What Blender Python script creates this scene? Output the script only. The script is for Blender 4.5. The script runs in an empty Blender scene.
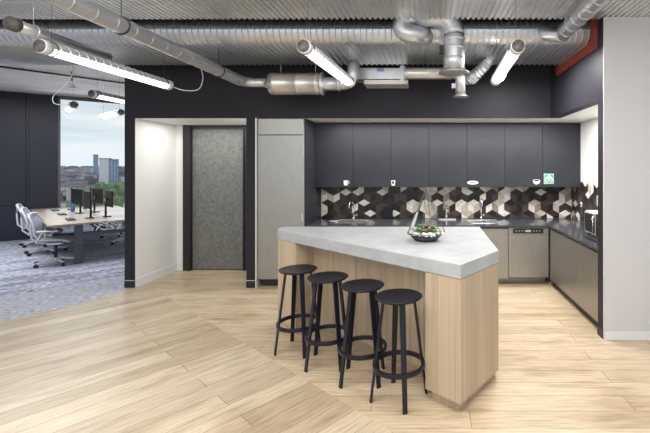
import bpy, bmesh, math, random
from mathutils import Vector, Matrix, noise
PI = math.pi
S = bpy.context.scene
COL = S.collection
random.seed(7)

# ------------------------------------------------------------------ camera
CH = 1.75
cd = bpy.data.cameras.new('camera'); cam = bpy.data.objects.new('camera', cd); COL.objects.link(cam)
cam.location = (0, 0, CH); cam.rotation_euler = (PI/2, 0, 0)
cd.sensor_width = 36; cd.lens = 400/650*36
cd.shift_x = (325-427)/650; cd.shift_y = (167-216.5)/650
cd.clip_start = .05; cd.clip_end = 6000
S.camera = cam

# ------------------------------------------------------------------ world
W = bpy.data.worlds.new('world'); S.world = W; W.use_nodes = True
nt = W.node_tree; nt.nodes.clear()
def N(nt, t, **k):
    n = nt.nodes.new(t)
    for a, b in k.items(): setattr(n, a, b)
    return n
wo = N(nt, 'ShaderNodeOutputWorld'); bg = N(nt, 'ShaderNodeBackground')
tc = N(nt, 'ShaderNodeTexCoord'); sep = N(nt, 'ShaderNodeSeparateXYZ')
rmp = N(nt, 'ShaderNodeValToRGB')
e = rmp.color_ramp.elements
e[0].position = 0.0; e[0].color = (.74, .79, .83, 1)
e[1].position = .30; e[1].color = (.27, .37, .46, 1)
m1 = rmp.color_ramp.elements.new(.08); m1.color = (.55, .64, .70, 1)
mp = N(nt, 'ShaderNodeMapping'); mp.inputs['Scale'].default_value = (2.2, 2.2, 16)
nz = N(nt, 'ShaderNodeTexNoise'); nz.inputs['Scale'].default_value = 1.6; nz.inputs['Detail'].default_value = 5
cr = N(nt, 'ShaderNodeValToRGB'); cr.color_ramp.elements[0].position = .45; cr.color_ramp.elements[1].position = .68
mx = N(nt, 'ShaderNodeMix', data_type='RGBA')
mx.inputs[7].default_value = (.80, .80, .80, 1)
L = nt.links.new
L(tc.outputs['Generated'], sep.inputs[0]); L(sep.outputs['Z'], rmp.inputs[0])
L(tc.outputs['Generated'], mp.inputs[0]); L(mp.outputs[0], nz.inputs[0]); L(nz.outputs[0], cr.inputs[0])
L(cr.outputs[0], mx.inputs[0]); L(rmp.outputs[0], mx.inputs[6]); L(mx.outputs[2], bg.inputs[0])
bg.inputs[1].default_value = .95
L(bg.outputs[0], wo.inputs[0])

# ------------------------------------------------------------------ lights
def area(name, loc, rot, sx, sy, power, col=(1, 1, 1)):
    l = bpy.data.lights.new(name, 'AREA'); l.shape = 'RECTANGLE'; l.size = sx; l.size_y = sy
    l.energy = power; l.color = col
    o = bpy.data.objects.new(name, l); COL.objects.link(o); o.location = loc; o.rotation_euler = rot
    return o
area('overhead_fill_near', (-1.0, 1.6, 3.22), (0, 0, 0), 6.0, 1.4, 165, (1, .98, .95))  # out-of-view area light added overhead to brighten room and island
area('rear_fill_behind', (-1.0, -5.0, 1.9), (PI/2, 0, 0), 9.0, 2.8, 70, (.97, .99, 1))  # window-like fill added behind the camera, no window modelled there
area('unseen_niche_downlight', (-3.4, 6.25, 2.44), (0, 0, 0), 1.3, .6, 12, (1, 1, .97))  # unseen light added under the niche ceiling
area('unseen_kitchen_downlight', (0.2, 5.98, 2.44), (0, 0, 0), 3.4, .12, 44, (1, .98, .95))  # unseen light added in the soffit to brighten the long run
area('unseen_right_run_downlight', (2.12, 5.0, 2.44), (0, 0, 0), .3, 1.3, 16, (1, .98, .95))  # unseen light added above the short right worktop
area('kitchen_aisle_light', (1.2, 4.6, 3.0), (0, 0, 0), .5, .5, 45, (1, .98, .95))
area('office_light', (-7.5, 7.2, 3.4), (0, 0, 0), 3, 2, 120, (.95, .97, 1))
area('office_window_daylight', (-8.3, 10.3, 2.0), (PI/2, 0, PI+.67), 2.2, 2.4, 22, (.9, .96, 1))

S.view_settings.view_transform = 'Standard'; S.view_settings.look = 'None'
S.view_settings.exposure = 0.35; S.view_settings.gamma = 1; S.view_settings.use_curve_mapping = False

# ------------------------------------------------------------------ materials
def mat(name, col, rough=.5, metal=0, spec=None, emit=None, es=0, trans=0, alpha=1, ior=None):
    m = bpy.data.materials.new(name); m.use_nodes = True
    b = m.node_tree.nodes['Principled BSDF']
    b.inputs['Base Color'].default_value = (*col, 1); b.inputs['Roughness'].default_value = rough
    b.inputs['Metallic'].default_value = metal
    if spec is not None: b.inputs['Specular IOR Level'].default_value = spec
    if emit: b.inputs['Emission Color'].default_value = (*emit, 1); b.inputs['Emission Strength'].default_value = es
    if trans: b.inputs['Transmission Weight'].default_value = trans
    if ior: b.inputs['IOR'].default_value = ior
    b.inputs['Alpha'].default_value = alpha
    return m
def noisy(m, c1, c2, scale=(1, 1, 1), nscale=5, detail=4, rot=(0, 0, 0), bump=0, lo=.35, hi=.65, rough=None):
    """mix two colours of the same surface with a noise; object coordinates"""
    t = m.node_tree; b = t.nodes['Principled BSDF']
    tc = N(t, 'ShaderNodeTexCoord'); mp = N(t, 'ShaderNodeMapping')
    mp.inputs['Scale'].default_value = scale; mp.inputs['Rotation'].default_value = rot
    n = N(t, 'ShaderNodeTexNoise'); n.inputs['Scale'].default_value = nscale; n.inputs['Detail'].default_value = detail
    r = N(t, 'ShaderNodeValToRGB'); r.color_ramp.elements[0].position = lo; r.color_ramp.elements[1].position = hi
    r.color_ramp.elements[0].color = (*c1, 1); r.color_ramp.elements[1].color = (*c2, 1)
    l = t.links.new
    l(tc.outputs['Object'], mp.inputs[0]); l(mp.outputs[0], n.inputs[0]); l(n.outputs[0], r.inputs[0]); l(r.outputs[0], b.inputs['Base Color'])
    if bump:
        bp = N(t, 'ShaderNodeBump'); bp.inputs['Strength'].default_value = bump; bp.inputs['Distance'].default_value = .01
        l(n.outputs[0], bp.inputs['Height']); l(bp.outputs[0], b.inputs['Normal'])
    if rough:
        rr = N(t, 'ShaderNodeMapRange'); rr.inputs[3].default_value = rough[0]; rr.inputs[4].default_value = rough[1]
        l(n.outputs[0], rr.inputs[0]); l(rr.outputs[0], b.inputs['Roughness'])
    return m
M = {}
M['dark_wall'] = mat('dark_wall_paint', (.026, .025, .033), .5, spec=.2)
M['dark_cab'] = noisy(mat('dark_cabinet_laminate', (.04, .044, .055), .45, spec=.22), (.028, .030, .037), (.034, .036, .044), nscale=3)
M['office_wall'] = mat('navy_wall_paint', (.019, .022, .036), .4, spec=.3)
M['white_wall'] = mat('white_wall_paint', (.80, .80, .79), .6)
M['lilac_wall'] = mat('pale_wall_paint', (.63, .62, .645), .55)
M['white_trim'] = mat('white_skirting', (.78, .78, .80), .4)
M['ceil_plaster'] = noisy(mat('plaster_ceiling', (.3, .3, .3), .8), (.60, .585, .565), (.74, .725, .70), nscale=1.5)
M['black'] = mat('black_frame', (.012, .012, .013), .4)
M['void'] = mat('dark_slab', (.03, .03, .035), .8)
M['steel'] = noisy(mat('brushed_steel', (.4, .38, .35), .38, .85), (.34, .33, .31), (.40, .39, .37), scale=(40, 40, .8), nscale=6, rough=(.3, .45))
M['steel_lite'] = mat('steel_edge', (.72, .70, .66), .35, .5)
M['galv'] = noisy(mat('galvanised', (.6, .6, .6), .28, .9), (.66, .69, .73), (.73, .75, .78), scale=(1, 1, 1), nscale=4, detail=2, rough=(.33, .40))
M['galv_warm'] = noisy(mat('galvanised_warm', (.6, .6, .55), .3, .9), (.62, .61, .57), (.70, .69, .64), nscale=5, detail=3, rough=(.25, .45))
M['deck'] = noisy(mat('metal_deck', (.5, .5, .5), .38, .8), (.74, .75, .76), (.86, .86, .86), nscale=3, detail=5, rough=(.32, .45))
M['red'] = noisy(mat('red_fire_collar', (.30, .05, .035), .7), (.26, .045, .03), (.36, .075, .05), nscale=8)
M['stool'] = mat('stool_blue_black', (.006, .009, .019), .34, spec=.4)
M['concrete'] = noisy(mat('concrete_slab', (.5, .5, .5), .38), (.38, .395, .41), (.48, .495, .51), nscale=7, detail=8, bump=.03, lo=.3, hi=.7)
M['worktop'] = noisy(mat('dark_worktop', (.05, .055, .065), .16), (.045, .048, .058), (.065, .068, .080), nscale=60, detail=2)
M['chrome'] = mat('chrome', (.8, .8, .8), .12, 1)
M['white_pl'] = mat('white_plastic', (.75, .76, .78), .35)
M['black_pl'] = mat('black_plastic', (.015, .015, .018), .4)
M['led'] = mat('tube_diffuser', (.9, .9, .9), .5, emit=(1, .99, .97), es=2.0)
M['cap_glass'] = noisy(mat('lamp_end_glass', (.25, .24, .22), .5, 0), (.045, .043, .038), (.15, .14, .125), nscale=18)
M['refl'] = mat('lamp_reflector', (.72, .74, .78), .3, .3)
M['cord'] = mat('white_cord', (.8, .8, .8), .5)
M['dark_steel'] = mat('dark_desk_steel', (.075, .078, .095), .45, .2)
M['chair_white'] = mat('chair_frame_white', (.70, .72, .76), .4)
M['chair_mesh'] = mat('chair_mesh_grey', (.42, .45, .52), .7)
M['chair_seat'] = mat('chair_seat_grey', (.25, .27, .32), .8)
M['green'] = mat('sign_green', (.02, .38, .20), .4)
M['sticker'] = mat('white_sticker', (.8, .8, .8), .5)
M['sticker_grey'] = mat('grey_sticker', (.35, .36, .38), .5)
M['blue_label'] = mat('blue_label', (.22, .42, .75), .5)
M['pebble'] = noisy(mat('white_pebbles', (.7, .7, .66), .7), (.55, .55, .50), (.85, .85, .80), nscale=60)
M['leaf'] = noisy(mat('succulent_leaf', (.10, .22, .06), .5), (.07, .17, .05), (.20, .34, .12), nscale=30)
M['leaf2'] = noisy(mat('red_succulent_leaf', (.15, .07, .05), .5), (.10, .05, .04), (.20, .14, .08), nscale=30)
M['gframe'] = mat('terrarium_frame', (.15, .13, .115), .35, .7)
M['slate'] = mat('slate_chips', (.06, .065, .075), .7)
M['wood_board'] = mat('oak_board', (.5, .36, .22), .5)
M['mon'] = mat('monitor_dark', (.028, .024, .018), .5, spec=.2)
M['bottle'] = mat('blue_bottle', (.05, .14, .32), .3)
M['paper'] = mat('paper_white', (.75, .77, .8), .6)
# concrete grout & tiles
TCOL = [(.86, .81, .74), (.60, .53, .45), (.32, .27, .23), (.050, .038, .036), (.026, .020, .020), (.085, .066, .062)]
TM = [noisy(mat('splash_tile', c, .3, spec=.25), tuple(x*.88 for x in c), tuple(min(1, x*1.12) for x in c), nscale=14, detail=5) for c in TCOL]
M['grout'] = mat('grout', (.10, .095, .09), .7)

def glass_mat(name, tint=(1, 1, 1), mixf=.08):
    m = bpy.data.materials.new(name); m.use_nodes = True; t = m.node_tree; t.nodes.clear()
    o = N(t, 'ShaderNodeOutputMaterial'); a = N(t, 'ShaderNodeBsdfTransparent'); g = N(t, 'ShaderNodeBsdfGlossy')
    a.inputs[0].default_value = (*tint, 1); g.inputs['Roughness'].default_value = .02
    f = N(t, 'ShaderNodeFresnel'); f.inputs[0].default_value = 1.12
    mx = N(t, 'ShaderNodeMixShader')
    t.links.new(f.outputs[0], mx.inputs[0]); t.links.new(a.outputs[0], mx.inputs[1]); t.links.new(g.outputs[0], mx.inputs[2])
    t.links.new(mx.outputs[0], o.inputs[0])
    return m
M['glass'] = glass_mat('window_glass', (.97, .99, 1))
M['tglass'] = glass_mat('terrarium_glass', (.96, .98, .98))

def plank_mat(name, ang, c1, c2, groove, width=1.9, row=.19, seed=0.0):
    m = mat(name, c1, .36); t = m.node_tree; b = t.nodes['Principled BSDF']; l = t.links.new
    tc = N(t, 'ShaderNodeTexCoord'); mp = N(t, 'ShaderNodeMapping'); mp.vector_type = 'TEXTURE'
    mp.inputs['Rotation'].default_value = (0, 0, ang); mp.inputs['Location'].default_value = (seed, seed*.7, 0)
    br = N(t, 'ShaderNodeTexBrick'); br.offset = .37; br.offset_frequency = 2
    br.inputs['Scale'].default_value = 1; br.inputs['Brick Width'].default_value = width; br.inputs['Row Height'].default_value = row
    br.inputs['Mortar Size'].default_value = .003; br.inputs['Mortar Smooth'].default_value = .3; br.inputs['Bias'].default_value = 0
    br.inputs['Color1'].default_value = (*c1, 1); br.inputs['Color2'].default_value = (*c2, 1); br.inputs['Mortar'].default_value = (*groove, 1)
    mp2 = N(t, 'ShaderNodeMapping'); mp2.inputs['Scale'].default_value = (1.6, 32, 1)
    gn = N(t, 'ShaderNodeTexNoise'); gn.inputs['Scale'].default_value = 2.2; gn.inputs['Detail'].default_value = 7; gn.inputs['Roughness'].default_value = .65
    gr = N(t, 'ShaderNodeValToRGB'); gr.color_ramp.elements[0].position = .33; gr.color_ramp.elements[1].position = .62
    gr.color_ramp.elements[0].color = (.70, .66, .60, 1); gr.color_ramp.elements[1].color = (1.08, 1.07, 1.06, 1)
    mp3 = N(t, 'ShaderNodeMapping'); mp3.inputs['Scale'].default_value = (.8, 3.2, 1)
    kn = N(t, 'ShaderNodeTexNoise'); kn.inputs['Scale'].default_value = 1.7; kn.inputs['Detail'].default_value = 3
    kr = N(t, 'ShaderNodeValToRGB'); kr.color_ramp.elements[0].position = .32; kr.color_ramp.elements[1].position = .48
    kr.color_ramp.elements[0].color = (.66, .60, .52, 1); kr.color_ramp.elements[1].color = (1, 1, 1, 1)
    mu = N(t, 'ShaderNodeMix', data_type='RGBA', blend_type='MULTIPLY'); mu.inputs[0].default_value = 1
    mu2 = N(t, 'ShaderNodeMix', data_type='RGBA', blend_type='MULTIPLY'); mu2.inputs[0].default_value = .8
    l(tc.outputs['Object'], mp.inputs[0]); l(mp.outputs[0], br.inputs[0])
    l(mp.outputs[0], mp2.inputs[0]); l(mp2.outputs[0], gn.inputs[0]); l(gn.outputs[0], gr.inputs[0])
    l(mp.outputs[0], mp3.inputs[0]); l(mp3.outputs[0], kn.inputs[0]); l(kn.outputs[0], kr.inputs[0])
    l(br.outputs['Color'], mu.inputs[6]); l(gr.outputs[0], mu.inputs[7])
    l(mu.outputs[2], mu2.inputs[6]); l(kr.outputs[0], mu2.inputs[7]); l(mu2.outputs[2], b.inputs['Base Color'])
    return m
FA = math.radians(50)
M['floor_x'] = plank_mat('oak_floor_straight', 0, (.67, .555, .40), (.55, .44, .30), (.30, .22, .14), seed=.3)
M['floor_d'] = plank_mat('oak_floor_diagonal', FA, (.66, .56, .415), (.47, .375, .26), (.26, .19, .12), seed=.1)

def veneer():
    m = mat('oak_veneer', (.5, .38, .25), .45); t = m.node_tree; b = t.nodes['Principled BSDF']; l = t.links.new
    tc = N(t, 'ShaderNodeTexCoord'); mp = N(t, 'ShaderNodeMapping'); mp.inputs['Scale'].default_value = (55, 55, .7)
    n = N(t, 'ShaderNodeTexNoise'); n.inputs['Scale'].default_value = 1.0; n.inputs['Detail'].default_value = 3
    r = N(t, 'ShaderNodeValToRGB'); r.color_ramp.elements[0].position = .3; r.color_ramp.elements[1].position = .7
    r.color_ramp.elements[0].color = (.47, .365, .25, 1); r.color_ramp.elements[1].color = (.60, .485, .35, 1)
    mp2 = N(t, 'ShaderNodeMapping'); mp2.inputs['Scale'].default_value = (9, 9, .25)
    n2 = N(t, 'ShaderNodeTexNoise'); n2.inputs['Scale'].default_value = 1.0; n2.inputs['Detail'].default_value = 2
    r2 = N(t, 'ShaderNodeValToRGB'); r2.color_ramp.elements[0].color = (.86, .85, .84, 1); r2.color_ramp.elements[1].color = (1.06, 1.06, 1.06, 1)
    r2.color_ramp.elements[0].position = .35; r2.color_ramp.elements[1].position = .65
    mu = N(t, 'ShaderNodeMix', data_type='RGBA', blend_type='MULTIPLY'); mu.inputs[0].default_value = 1
    l(tc.outputs['Object'], mp.inputs[0]); l(mp.outputs[0], n.inputs[0]); l(n.outputs[0], r.inputs[0])
    l(tc.outputs['Object'], mp2.inputs[0]); l(mp2.outputs[0], n2.inputs[0]); l(n2.outputs[0], r2.inputs[0])
    l(r.outputs[0], mu.inputs[6]); l(r2.outputs[0], mu.inputs[7]); l(mu.outputs[2], b.inputs['Base Color'])
    return m
M['veneer'] = veneer()

def carpet_mat(name, mottled):
    m = mat(name, (.3, .31, .36), .95, spec=.1); t = m.node_tree; b = t.nodes['Principled BSDF']; l = t.links.new
    tc = N(t, 'ShaderNodeTexCoord'); mp = N(t, 'ShaderNodeMapping'); mp.vector_type = 'TEXTURE'; mp.inputs['Rotation'].default_value = (0, 0, math.radians(45))
    l(tc.outputs['Object'], mp.inputs[0])
    fn = N(t, 'ShaderNodeTexNoise'); fn.inputs['Detail'].default_value = 4
    mf = N(t, 'ShaderNodeMapping'); mf.inputs['Scale'].default_value = (3, 14, 1); l(mp.outputs[0], mf.inputs[0]); l(mf.outputs[0], fn.inputs[0])
    fn.inputs['Scale'].default_value = 5
    fr = N(t, 'ShaderNodeValToRGB'); fr.color_ramp.elements[0].position = .40; fr.color_ramp.elements[1].position = .60
    if not mottled:
        fr.color_ramp.elements[0].color = (.26, .27, .32, 1); fr.color_ramp.elements[1].color = (.62, .64, .71, 1)
        l(fn.outputs[0], fr.inputs[0]); l(fr.outputs[0], b.inputs['Base Color'])
    else:
        fr.color_ramp.elements[0].color = (.14, .15, .20, 1); fr.color_ramp.elements[1].color = (.68, .70, .78, 1)
        l(fn.outputs[0], fr.inputs[0])
        br = N(t, 'ShaderNodeTexBrick'); br.inputs['Scale'].default_value = 1; br.inputs['Brick Width'].default_value = .5; br.inputs['Row Height'].default_value = .11
        br.inputs['Mortar Size'].default_value = 0; br.inputs['Color1'].default_value = (1.05, 1.05, 1.1, 1); br.inputs['Color2'].default_value = (.08, .09, .13, 1)
        br.inputs['Bias'].default_value = -.4
        l(mp.outputs[0], br.inputs[0])
        mu = N(t, 'ShaderNodeMix', data_type='RGBA', blend_type='MULTIPLY'); mu.inputs[0].default_value = .75
        l(fr.outputs[0], mu.inputs[6]); l(br.outputs[0], mu.inputs[7]); l(mu.outputs[2], b.inputs['Base Color'])
    return m
M['carpet'] = carpet_mat('grey_blue_carpet', True); M['carpet_band'] = carpet_mat('grey_band_carpet', False)

def door_mat():
    m = mat('mottled_grey_door', (.2, .2, .19), .45); t = m.node_tree; b = t.nodes['Principled BSDF']; l = t.links.new
    tc = N(t, 'ShaderNodeTexCoord'); v = N(t, 'ShaderNodeTexVoronoi'); v.inputs['Scale'].default_value = 28
    n = N(t, 'ShaderNodeTexNoise'); n.inputs['Scale'].default_value = 22; n.inputs['Detail'].default_value = 4
    r = N(t, 'ShaderNodeValToRGB'); r.color_ramp.elements[0].color = (.12, .12, .113, 1); r.color_ramp.elements[1].color = (.20, .20, .188, 1)
    r.color_ramp.elements[0].position = .3; r.color_ramp.elements[1].position = .72
    mx = N(t, 'ShaderNodeMath', operation='ADD'); s = N(t, 'ShaderNodeMath', operation='MULTIPLY'); s.inputs[1].default_value = .55
    l(tc.outputs['Object'], v.inputs[0]); l(tc.outputs['Object'], n.inputs[0]); l(v.outputs['Color'], s.inputs[0]); 
    l(n.outputs[0], mx.inputs[0]); l(s.outputs[0], mx.inputs[1])
    s2 = N(t, 'ShaderNodeMath', operation='MULTIPLY'); s2.inputs[1].default_value = .66
    l(mx.outputs[0], s2.inputs[0]); l(s2.outputs[0], r.inputs[0]); l(r.outputs[0], b.inputs['Base Color'])
    return m
M['door'] = door_mat()

def facade(name, wallc, winc, bw, bh, mort):
    m = mat(name, wallc, .8); t = m.node_tree; b = t.nodes['Principled BSDF']; l = t.links.new
    tc = N(t, 'ShaderNodeTexCoord'); sp = N(t, 'ShaderNodeSeparateXYZ'); cb = N(t, 'ShaderNodeCombineXYZ')
    ad = N(t, 'ShaderNodeMath', operation='ADD')
    br = N(t, 'ShaderNodeTexBrick'); br.offset = 0
    br.inputs['Scale'].default_value = 1; br.inputs['Brick Width'].default_value = bw; br.inputs['Row Height'].default_value = bh
    br.inputs['Mortar Size'].default_value = mort; br.inputs['Color1'].default_value = (*winc, 1)
    br.inputs['Color2'].default_value = (*[x*1.4 for x in winc], 1); br.inputs['Mortar'].default_value = (*wallc, 1)
    l(tc.outputs['Object'], sp.inputs[0]); l(sp.outputs[0], ad.inputs[0]); l(sp.outputs[1], ad.inputs[1])
    l(ad.outputs[0], cb.inputs[0]); l(sp.outputs[2], cb.inputs[1]); l(cb.outputs[0], br.inputs[0]); l(br.outputs[0], b.inputs['Base Color'])
    return m

# ------------------------------------------------------------------ mesh helpers
class MB:
    def __init__(s): s.bm = bmesh.new(); s.mi = 0
    def _f(s, vs, smooth=False):
        try:
            f = s.bm.faces.new(vs); f.smooth = smooth; f.material_index = s.mi; return f
        except ValueError: return None
    def box(s, x0, y0, z0, x1, y1, z1):
        x0, x1 = min(x0, x1), max(x0, x1); y0, y1 = min(y0, y1), max(y0, y1); z0, z1 = min(z0, z1), max(z0, z1)
        v = [s.bm.verts.new(p) for p in ((x0,y0,z0),(x1,y0,z0),(x1,y1,z0),(x0,y1,z0),(x0,y0,z1),(x1,y0,z1),(x1,y1,z1),(x0,y1,z1))]
        for q in ((0,3,2,1),(4,5,6,7),(0,1,5,4),(1,2,6,5),(2,3,7,6),(3,0,4,7)): s._f([v[i] for i in q])
        return s
    def obox(s, c, ax, ay, az, hx, hy, hz):
        c = Vector(c); ax = Vector(ax).normalized(); ay = Vector(ay).normalized(); az = Vector(az).normalized()
        v = [s.bm.verts.new(c+ax*hx*i+ay*hy*j+az*hz*k) for (i,j,k) in ((-1,-1,-1),(1,-1,-1),(1,1,-1),(-1,1,-1),(-1,-1,1),(1,-1,1),(1,1,1),(-1,1,1))]
        for q in ((0,3,2,1),(4,5,6,7),(0,1,5,4),(1,2,6,5),(2,3,7,6),(3,0,4,7)): s._f([v[i] for i in q])
        return s
    def bar(s, p, q, w, t, side=None):
        p = Vector(p); q = Vector(q); d = (q-p).normalized()
        sd = Vector(side) if side is not None else (Vector((0,0,1)) if abs(d.z) < .9 else Vector((1,0,0)))
        a = d.cross(sd).normalized(); b = a.cross(d).normalized()
        return s.obox((p+q)/2, d, a, b, (q-p).length/2, t/2, w/2)
    def prism(s, pts, z0, z1):
        a = [s.bm.verts.new((x, y, z0)) for x, y in pts]; b = [s.bm.verts.new((x, y, z1)) for x, y in pts]
        s._f(a[::-1]); s._f(b); n = len(pts)
        for i in range(n): s._f([a[i], a[(i+1)%n], b[(i+1)%n], b[i]])
        return s
    def sweep(s, rings, closed_ends=True, smooth=True, loop=False):
        R = [[s.bm.verts.new(p) for p in r] for r in rings]
        n = len(R[0]); m = len(R)
        for i in range(m if loop else m-1):
            A = R[i]; B = R[(i+1)%m]
            for j in range(n): s._f([A[j], A[(j+1)%n], B[(j+1)%n], B[j]], smooth)
        if closed_ends and not loop: s._f(R[0][::-1]); s._f(R[-1])
        return s
    def tube(s, pts, r, n=12, loop=False, rf=None, ends=True, smooth=True):
        pts = [Vector(p) for p in pts]; rings = []; m = len(pts); up = None
        for i, p in enumerate(pts):
            if loop: d = (pts[(i+1)%m]-pts[(i-1)%m]).normalized()
            else: d = (pts[min(i+1, m-1)]-pts[max(i-1, 0)]).normalized()
            if up is None:
                up = Vector((0,0,1)) if abs(d.z) < .9 else Vector((0,1,0))
            a = d.cross(up).normalized(); b = a.cross(d).normalized(); up = b
            rr = rf(i) if rf else r
            rings.append([p+(a*math.cos(2*PI*k/n)+b*math.sin(2*PI*k/n))*rr for k in range(n)])
        return s.sweep(rings, ends, smooth, loop)
    def cyl(s, p, q, r, n=20, r2=None, smooth=True):
        return s.tube([p, q], r, n, rf=(lambda i: r if i == 0 else (r2 if r2 is not None else r)), smooth=smooth)
    def lathe(s, prof, c, axis='Z', n=28, smooth=True):
        c = Vector(c); rings = []
        for r, h in prof:
            r = max(r, 1e-4)
            if axis == 'Z': rings.append([c+Vector((r*math.cos(2*PI*k/n), r*math.sin(2*PI*k/n), h)) for k in range(n)])
            elif axis == 'Y': rings.append([c+Vector((r*math.cos(2*PI*k/n), h, -r*math.sin(2*PI*k/n))) for k in range(n)])
            else: rings.append([c+Vector((h, r*math.cos(2*PI*k/n), r*math.sin(2*PI*k/n))) for k in range(n)])
        return s.sweep(rings, True, smooth)
    def ball(s, c, rx, ry=None, rz=None, n=10, m=7, jit=0, tilt=None):
        ry = ry or rx; rz = rz or rx; c = Vector(c); rings = []
        for i in range(m+1):
            t = -PI/2+PI*i/m; ring = []
            for k in range(n):
                v = Vector((rx*math.cos(t)*math.cos(2*PI*k/n), ry*math.cos(t)*math.sin(2*PI*k/n), rz*math.sin(t)))
                if i in (0, m): v = Vector((rx*.01*math.cos(2*PI*k/n), ry*.01*math.sin(2*PI*k/n), rz*math.sin(t)))
                if jit: v *= 1+jit*noise.noise(v*(2/max(rx,.001))+c)
                if tilt is not None: v = tilt @ v
                ring.append(c+v)
            rings.append(ring)
        return s.sweep(rings, True, True)
    def build(s, name, mats, parent=None, bev=0, kind=None, segs=2):
        me = bpy.data.meshes.new(name)
        bmesh.ops.recalc_face_normals(s.bm, faces=s.bm.faces)
        if parent is not None:
            off = wloc(parent); bmesh.ops.translate(s.bm, verts=s.bm.verts, vec=-off)
        s.bm.to_mesh(me); s.bm.free()
        for m in (mats if isinstance(mats, (list, tuple)) else [mats]): me.materials.append(m)
        o = bpy.data.objects.new(name, me); COL.objects.link(o)
        if parent is not None: o.parent = parent
        if bev:
            b = o.modifiers.new('bevel', 'BEVEL'); b.width = bev; b.segments = segs; b.limit_method = 'ANGLE'; b.angle_limit = math.radians(40)
        if kind: o['kind'] = kind
        return o
def wloc(o):
    v = Vector(o.location)
    while o.parent: o = o.parent; v += Vector(o.location)
    return v
def tag(o, label, cat, group=None, kind=None):
    o['label'] = label; o['category'] = cat
    if group: o['group'] = group
    if kind: o['kind'] = kind
    return o
def thing(name, loc, label, cat, group=None, rz=0):
    o = bpy.data.objects.new(name, None); COL.objects.link(o); o.location = loc; o.empty_display_size = .1
    return tag(o, label, cat, group)
def copy_tree(o, parent=None):
    c = o.copy(); COL.objects.link(c); c.parent = parent
    for ch in list(o.children): copy_tree(ch, c)
    return c
def struct(name, mb, m, bev=0): return mb.build(name, m, None, bev, 'structure')
def box(*a): return MB().box(*a)
def arc(c, r, a0, a1, u, v, n=8):
    c = Vector(c); u = Vector(u); v = Vector(v)
    return [c+u*r*math.cos(a0+(a1-a0)*i/n)+v*r*math.sin(a0+(a1-a0)*i/n) for i in range(n+1)]

# ------------------------------------------------------------------ setting
OP = 2.458; DK = 3.27; VOID = 3.9; FW = 5.8; XR = 1.79; XK = 2.44; YB = 6.72; XL = -1.776
# carpet edge from near to far
CE = [(-5.9, 2.4), (-5.35, 3.5), (-4.98, 4.2), (-4.80, 4.55), (-4.60, 4.89), (-4.40, 5.18), (-4.325, 5.42), (-4.31, 5.8), (-4.31, 7.2)]
seam = [(-4.31, 6.07), (-.93, 3.26), (6.0, -2.56)]      # along -40 degrees
fl = MB(); 
def flat(mb, pts, z=0):
    vs = [mb.bm.verts.new((x, y, z)) for x, y in pts]; mb._f(vs)
flat(fl, [(-4.31, 7.2), (-4.31, 6.07), (6.0, -2.585), (6.0, 7.2)]); fl.mi = 1
flat(fl, CE[:-1]+[(-4.31, 6.07), (6.0, -2.585), (6.0, -6), (-5.9, -6)])
struct('floor', fl, [M['floor_x'], M['floor_d']])
cf = MB()
band = [(-6.6, 2.4), (-6.2, 3.5), (-5.95, 4.6), (-5.62, 5.45), (-5.2, 6.1), (-4.75, 6.6), (-4.31, 7.2)]
flat(cf, CE+band[::-1][1:]); cf.mi = 1
flat(cf, band+[(-4.31, 13.5), (-16, 13.5), (-16, -6), (-6.6, -6)])
struct('floor', cf, [M['carpet_band'], M['carpet']])
fs = MB(); flat(fs, [(-5.9, -6), (-5.9, 2.4), (-6.6, 2.4), (-6.6, -6)]); struct('floor', fs, M['carpet_band'])

# ceiling: ribbed metal deck in front, slab void over the duct, plaster in the office
dk = MB(); prof = []; x = -9.0; P = .056
while x < 6.0:
    prof += [(x, DK), (x+.027, DK), (x+.033, DK+.02), (x+.050, DK+.02)]; x += P
a = [dk.bm.verts.new((px, -6, pz)) for px, pz in prof]; b = [dk.bm.verts.new((px, 4.12, pz)) for px, pz in prof]
for i in range(len(prof)-1): dk._f([a[i], b[i], b[i+1], a[i+1]])
dk.box(-9, 4.10, DK+.0355, 6, 4.12, VOID)
struct('ceiling', dk, M['deck'])
struct('ceiling', box(-16, 4.12, VOID, 6, 5.94, VOID+.1), M['void'])
struct('ceiling', MB().prism([(-14.4, 5.94), (1.9, 5.94), (1.9, 13.5), (-4.24, 14.1)], 3.54, 4.0), M['ceil_plaster'])
# front dark wall (skin in front of white-lined openings)
w = MB()
w.box(-4.385, FW, 0, -4.24, FW+.012, OP); w.box(-2.62, FW, 0, -2.487, FW+.012, OP); w.box(-4.385, FW, OP, XR, FW+.012, VOID)
w.box(-4.385, FW+.012, 0, -4.373, 6.9, VOID); w.box(XL-.012, FW+.03, .8, XL-.006, YB, OP)
struct('wall_back', w, M['dark_wall'])
struct('wall_back', box(XL-.006, FW+.03, .8, XL, YB, OP), M['dark_cab'])
w = MB()
w.box(-4.373, FW+.012, 0, -4.24, 6.9, OP); w.box(-2.62, FW+.012, 0, -2.487, 6.9, OP)
w.box(-4.24, 6.78, 0, -4.115, 6.9, OP); w.box(-4.373, FW+.012, OP, XK+.1, YB+.2, OP+.06)
w.box(XR+.14, 4.19, OP, XK, FW+.012, OP+.06); w.box(-4.373, 6.9, 0, -4.24, 13.4, 3.54); w.box(XL, YB, 0, XK, YB+.1, OP)
struct('wall_back', w, M['white_wall'])
w = MB(); w.box(XR, 4.065, 0, XR+.14, 4.19, VOID); w.box(XR, 4.19, OP, XR+.14, FW, VOID)
struct('wall_right', w, M['dark_wall'])
w = MB(); w.box(XK, 4.19, 0, XK+.1, YB+.1, OP); struct('wall_right', w, M['white_wall'])
w = MB(); w.box(XR, 4.05, 0, 6.0, 4.065, DK); struct('wall_right', w, M['lilac_wall'])
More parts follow.
